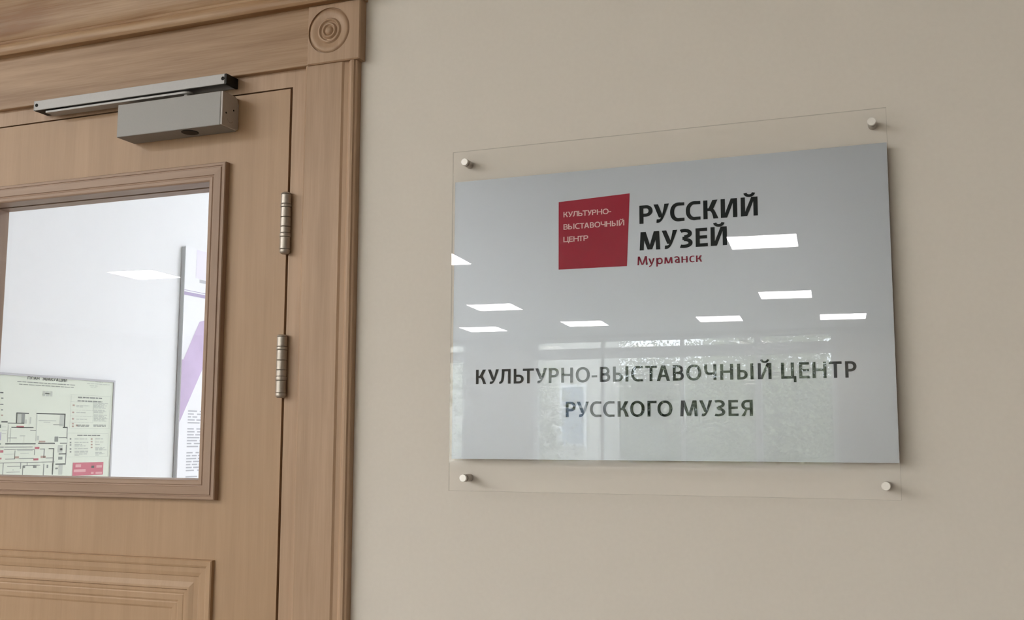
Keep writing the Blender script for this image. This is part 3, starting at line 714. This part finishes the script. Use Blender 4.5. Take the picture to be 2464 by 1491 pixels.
# ------------------------------------------------------------------ ceiling lights
RZ = -.0832
lamp_d = MB().box(-.285, .285, -.285, .285, -.006, -.004)
def panel_meshes(mat):
    p = thing('ceiling_light', None, None)
    mb = MB()
    for a in (-1, 1):
        mb.box(-.2975, .2975, *sorted((a*.2975, a*.285)), -.010, 0)
        mb.box(*sorted((a*.2975, a*.285)), -.285, .285, -.010, 0)
    mb.build('frame', M['lamp_frame'], p)
    MB().box(-.2848, .2848, -.2848, .2848, -.0075, -.0035).build('diffuser', mat, p)
    return p
proto = {}
def light(x, y, z, mat, label, group, rz=RZ):
    if mat not in proto:
        p = panel_meshes(M[mat]); proto[mat] = p
    else:
        src = proto[mat]
        p = src.copy(); COL.objects.link(p)
        for ch in src.children:
            c = ch.copy(); c.parent = p; COL.objects.link(c)
    p.location = (x, y, z); p.rotation_euler = (0, 0, rz)
    tag(p, label, 'ceiling light', group)
    return p
G = 'square ceiling lights of the hall'
for x, y, lab in (
    (-1.304, -7.804, 'ceiling light reflected in the sign just beside the bold black word'),
    (-1.508, -10.903, 'ceiling light reflected in the sign below and beyond the bold words'),
    (-2.603, -12.779, 'ceiling light reflected above the middle of the upper long line'),
    (-1.046, -13.024, 'ceiling light reflected highest above the end of the long line'),
    (-5.042, -10.835, 'ceiling light reflected above another near the sign edge by the door'),
    (-6.082, -12.925, 'ceiling light reflected lowest near the sign edge by the door'),
    (-4.467, -12.730, 'ceiling light reflected below the crimson block of the sign'),
    (-4.370, -7.680, 'ceiling light reflected as a cut triangle at the sign edge'),
    (-8.200, -8.100, 'ceiling light reflected in the door glass')):
    light(x, y, HC, 'lamp', lab, G)
for x, y in HALL_EXTRA:
    light(x, y, HC, 'lamp', 'added square ceiling light brightening the hall, out of sight', G)
for x, y in FAR_EXTRA:
    light(x, y, FH, 'lamp_far_added', 'added square ceiling light brightening the white room, out of sight', 'added ceiling lights of the white room', 0)

# ------------------------------------------------------------------ windows opposite, seen only as reflections
def window(name, W, mullions, label):
    x0, x1, z0, z1 = W
    r = thing(name, label, 'window', ((x0+x1)/2, HY-.12, z0), kind='structure')
    y0, y1 = HY-.16, HY-.08
    mb = MB()
    mb.box(x0, x0+.075, y0, y1, z0, z1-.005).box(x1-.075, x1, y0, y1, z0, z1-.005)
    mb.box(x0+.075, x1-.075, y0, y1, z0, z0+.06).box(x0+.075, x1-.075, y0, y1, z1-.045, z1-.015)
    mb.box(x0+.075, x1-.075, y0, y1, 3.09, 3.25)
    for mx, mw in mullions:
        mb.box(mx-mw/2, mx+mw/2, y0, y1, z0+.06, 3.09).box(mx-mw/2, mx+mw/2, y0, y1, 3.25, z1-.045)
    rel(mb, r, 'frame', M['upvc'])
    rel(MB().box(x0+.04, x1-.04, HY-.125, HY-.115, z0+.04, z1-.02), r, 'glass', M['pane'])
    rel(MB().box(x0-.05, x1+.05, HY-.079, HY+.10, z0-.03, z0), r, 'sill', M['upvc'])
window('window_1', W1, [(-4.68, .05), (-3.45, .05), (-2.34, .09)], 'wide window with trees beyond reflected in the sign')
window('window_2', W2, [(-8.2, .06), (-9.5, .06), (-10.8, .06)], 'window reflected at the sign edge by the door')

# ------------------------------------------------------------------ outdoors, seen only as reflections through the windows
M['ground'] = plain('grey_ground', (0.20, 0.20, 0.18), 0.9, vary=0.1, scale=1)
M['facade'] = plain('pale_render', (0.54, 0.52, 0.465), 0.9, vary=0.03, scale=2)
M['pane_blue'] = plain('dark_window_glass', (0.25, 0.30, 0.36), 0.15)
M['bark'] = plain('tree_bark', (0.10, 0.08, 0.06), 0.9, vary=0.2, scale=8)
M['foliage'] = plain('autumn_foliage', (0.30, 0.32, 0.21), 0.7, vary=0.35, scale=1.2)
tag(MB().box(-60, 40, -80, HY-.3, -1.3, -1.2).build('ground', M['ground']), 'grey yard outside the windows', 'ground', kind='structure')
def building(x0, x1, y, z1, cols, wd, rows, mat, label):
    b = thing('building', label, 'building', ((x0+x1)/2, y, -1.2), group='buildings outside the windows')
    rel(MB().box(x0, x1, y-2, y, -1.2, z1), b, 'wall', mat)
    for x in cols:
        for z, h in rows:
            rel(MB().box(x-.07, x+wd+.07, y, y+.06, z-.07, z+h+.07).box(x, x+wd, y+.05, y+.08, z+h*.62, z+h*.67), b, 'window_frame', M['upvc'])
            rel(MB().box(x, x+wd, y+.02, y+.07, z, z+h), b, 'window_pane', M['pane_blue'])
    return b
building(-22.0, -8.0, -25.0, 11.0, (-8.95, -11.4, -13.9, -16.4, -18.9), .58, ((-1.0, 1.5), (1.95, 1.45), (4.9, 1.45), (7.85, 1.45)), M['facade'], 'pale building beyond the window, reflected in the sign')
M['facade_grey'] = plain('grey_render', (0.30, 0.31, 0.29), 0.9, vary=0.03, scale=2)
building(-34.0, 18.0, -56.0, 5.9, [-30+3.6*k for k in range(13)], 1.5, ((.2, 1.6), (3.2, 1.6)), M['facade_grey'], 'added long low grey building hiding the sky behind the trees')  # added to block bright sky from the lower part of the reflected window
def tree(x, y, h, spread_, n, seed, label):
    rnd = random.Random(seed)
    t = thing('tree', label, 'tree', (x, y, -1.2), group='trees outside the windows')
    mb = MB()
    rings = []
    for k in range(7):
        zz = h*.8*k/6; r = .16*(1-.8*k/6); ox = .15*math.sin(k*1.3+seed)
        rings.append([(ox+r*math.cos(a*math.pi/4), r*math.sin(a*math.pi/4), zz) for a in range(8)])
    mb.loops(rings)
    cl = []
    for k in range(26):
        a = rnd.uniform(0, 6.28); z0 = rnd.uniform(.18, .75)*h; l = rnd.uniform(.5, 1)*spread_*(1.15-z0/h*.6)
        e = (l*math.cos(a), l*math.sin(a), z0+rnd.uniform(.2, 1.1))
        cl.append(e); cl.append((e[0]*.6, e[1]*.6, z0+(e[2]-z0)*.6))
        w_ = .03
        mb.loops([[(0, -w_, z0), (0, w_, z0), (0, 0, z0+2*w_)], [(e[0], e[1]-.008, e[2]), (e[0], e[1]+.008, e[2]), (e[0], e[1], e[2]+.015)]])
    mb.build('trunk', M['bark'], t)
    fo = MB()
    for k in range(n*3):
        c = rnd.choice(cl); s = rnd.uniform(.035, .07)
        p = [c[i]+rnd.gauss(0, .42) for i in range(3)]
        a, b = rnd.uniform(0, 6.28), rnd.uniform(-1, 1)
        u = Vector((math.cos(a), math.sin(a), b)).normalized(); v = u.cross(Vector((rnd.gauss(0, 1), rnd.gauss(0, 1), rnd.gauss(0, 1)))).normalized()
        p = Vector(p)
        fo.quad([p-u*s, p-v*s*.6, p+u*s, p+v*s*.6])
    me_o = fo.build('crown', M['foliage'], t)
    return t
tree(-2.9, -19.5, 7.0, 1.6, 4600, 3, 'leafy tree reflected behind the middle of the window')
tree(-8.3, -19.5, 6.5, 1.2, 2200, 8, 'leafy tree reflected in front of the pale building')
tree(1.6, -20.5, 7.0, 1.6, 3000, 11, 'leafy tree reflected at the end of the window away from the door')
for x, y, h, sd, lab in ((-4.6, -26.5, 6.0, 17, 'leafy tree standing beside the pale building, reflected in the sign'),
                         (1.0, -29.5, 5.2, 23, 'lower leafy tree standing behind the one at the middle of the window'),
                         (-7.9, -31.8, 7.0, 41, 'leafy tree standing past the end of the pale building'),
                         (-12.5, -41.0, 9.5, 29, 'tall leafy tree far behind the pale building'),
                         (-4.8, -40.0, 9.0, 31, 'tall leafy tree far behind the middle of the window'),
                         (1.2, -41.0, 7.5, 37, 'leafy tree far behind the end of the window')):
    tree(x, y, h, 1.6 if y > -35 else 2.4, 4200, sd, lab)
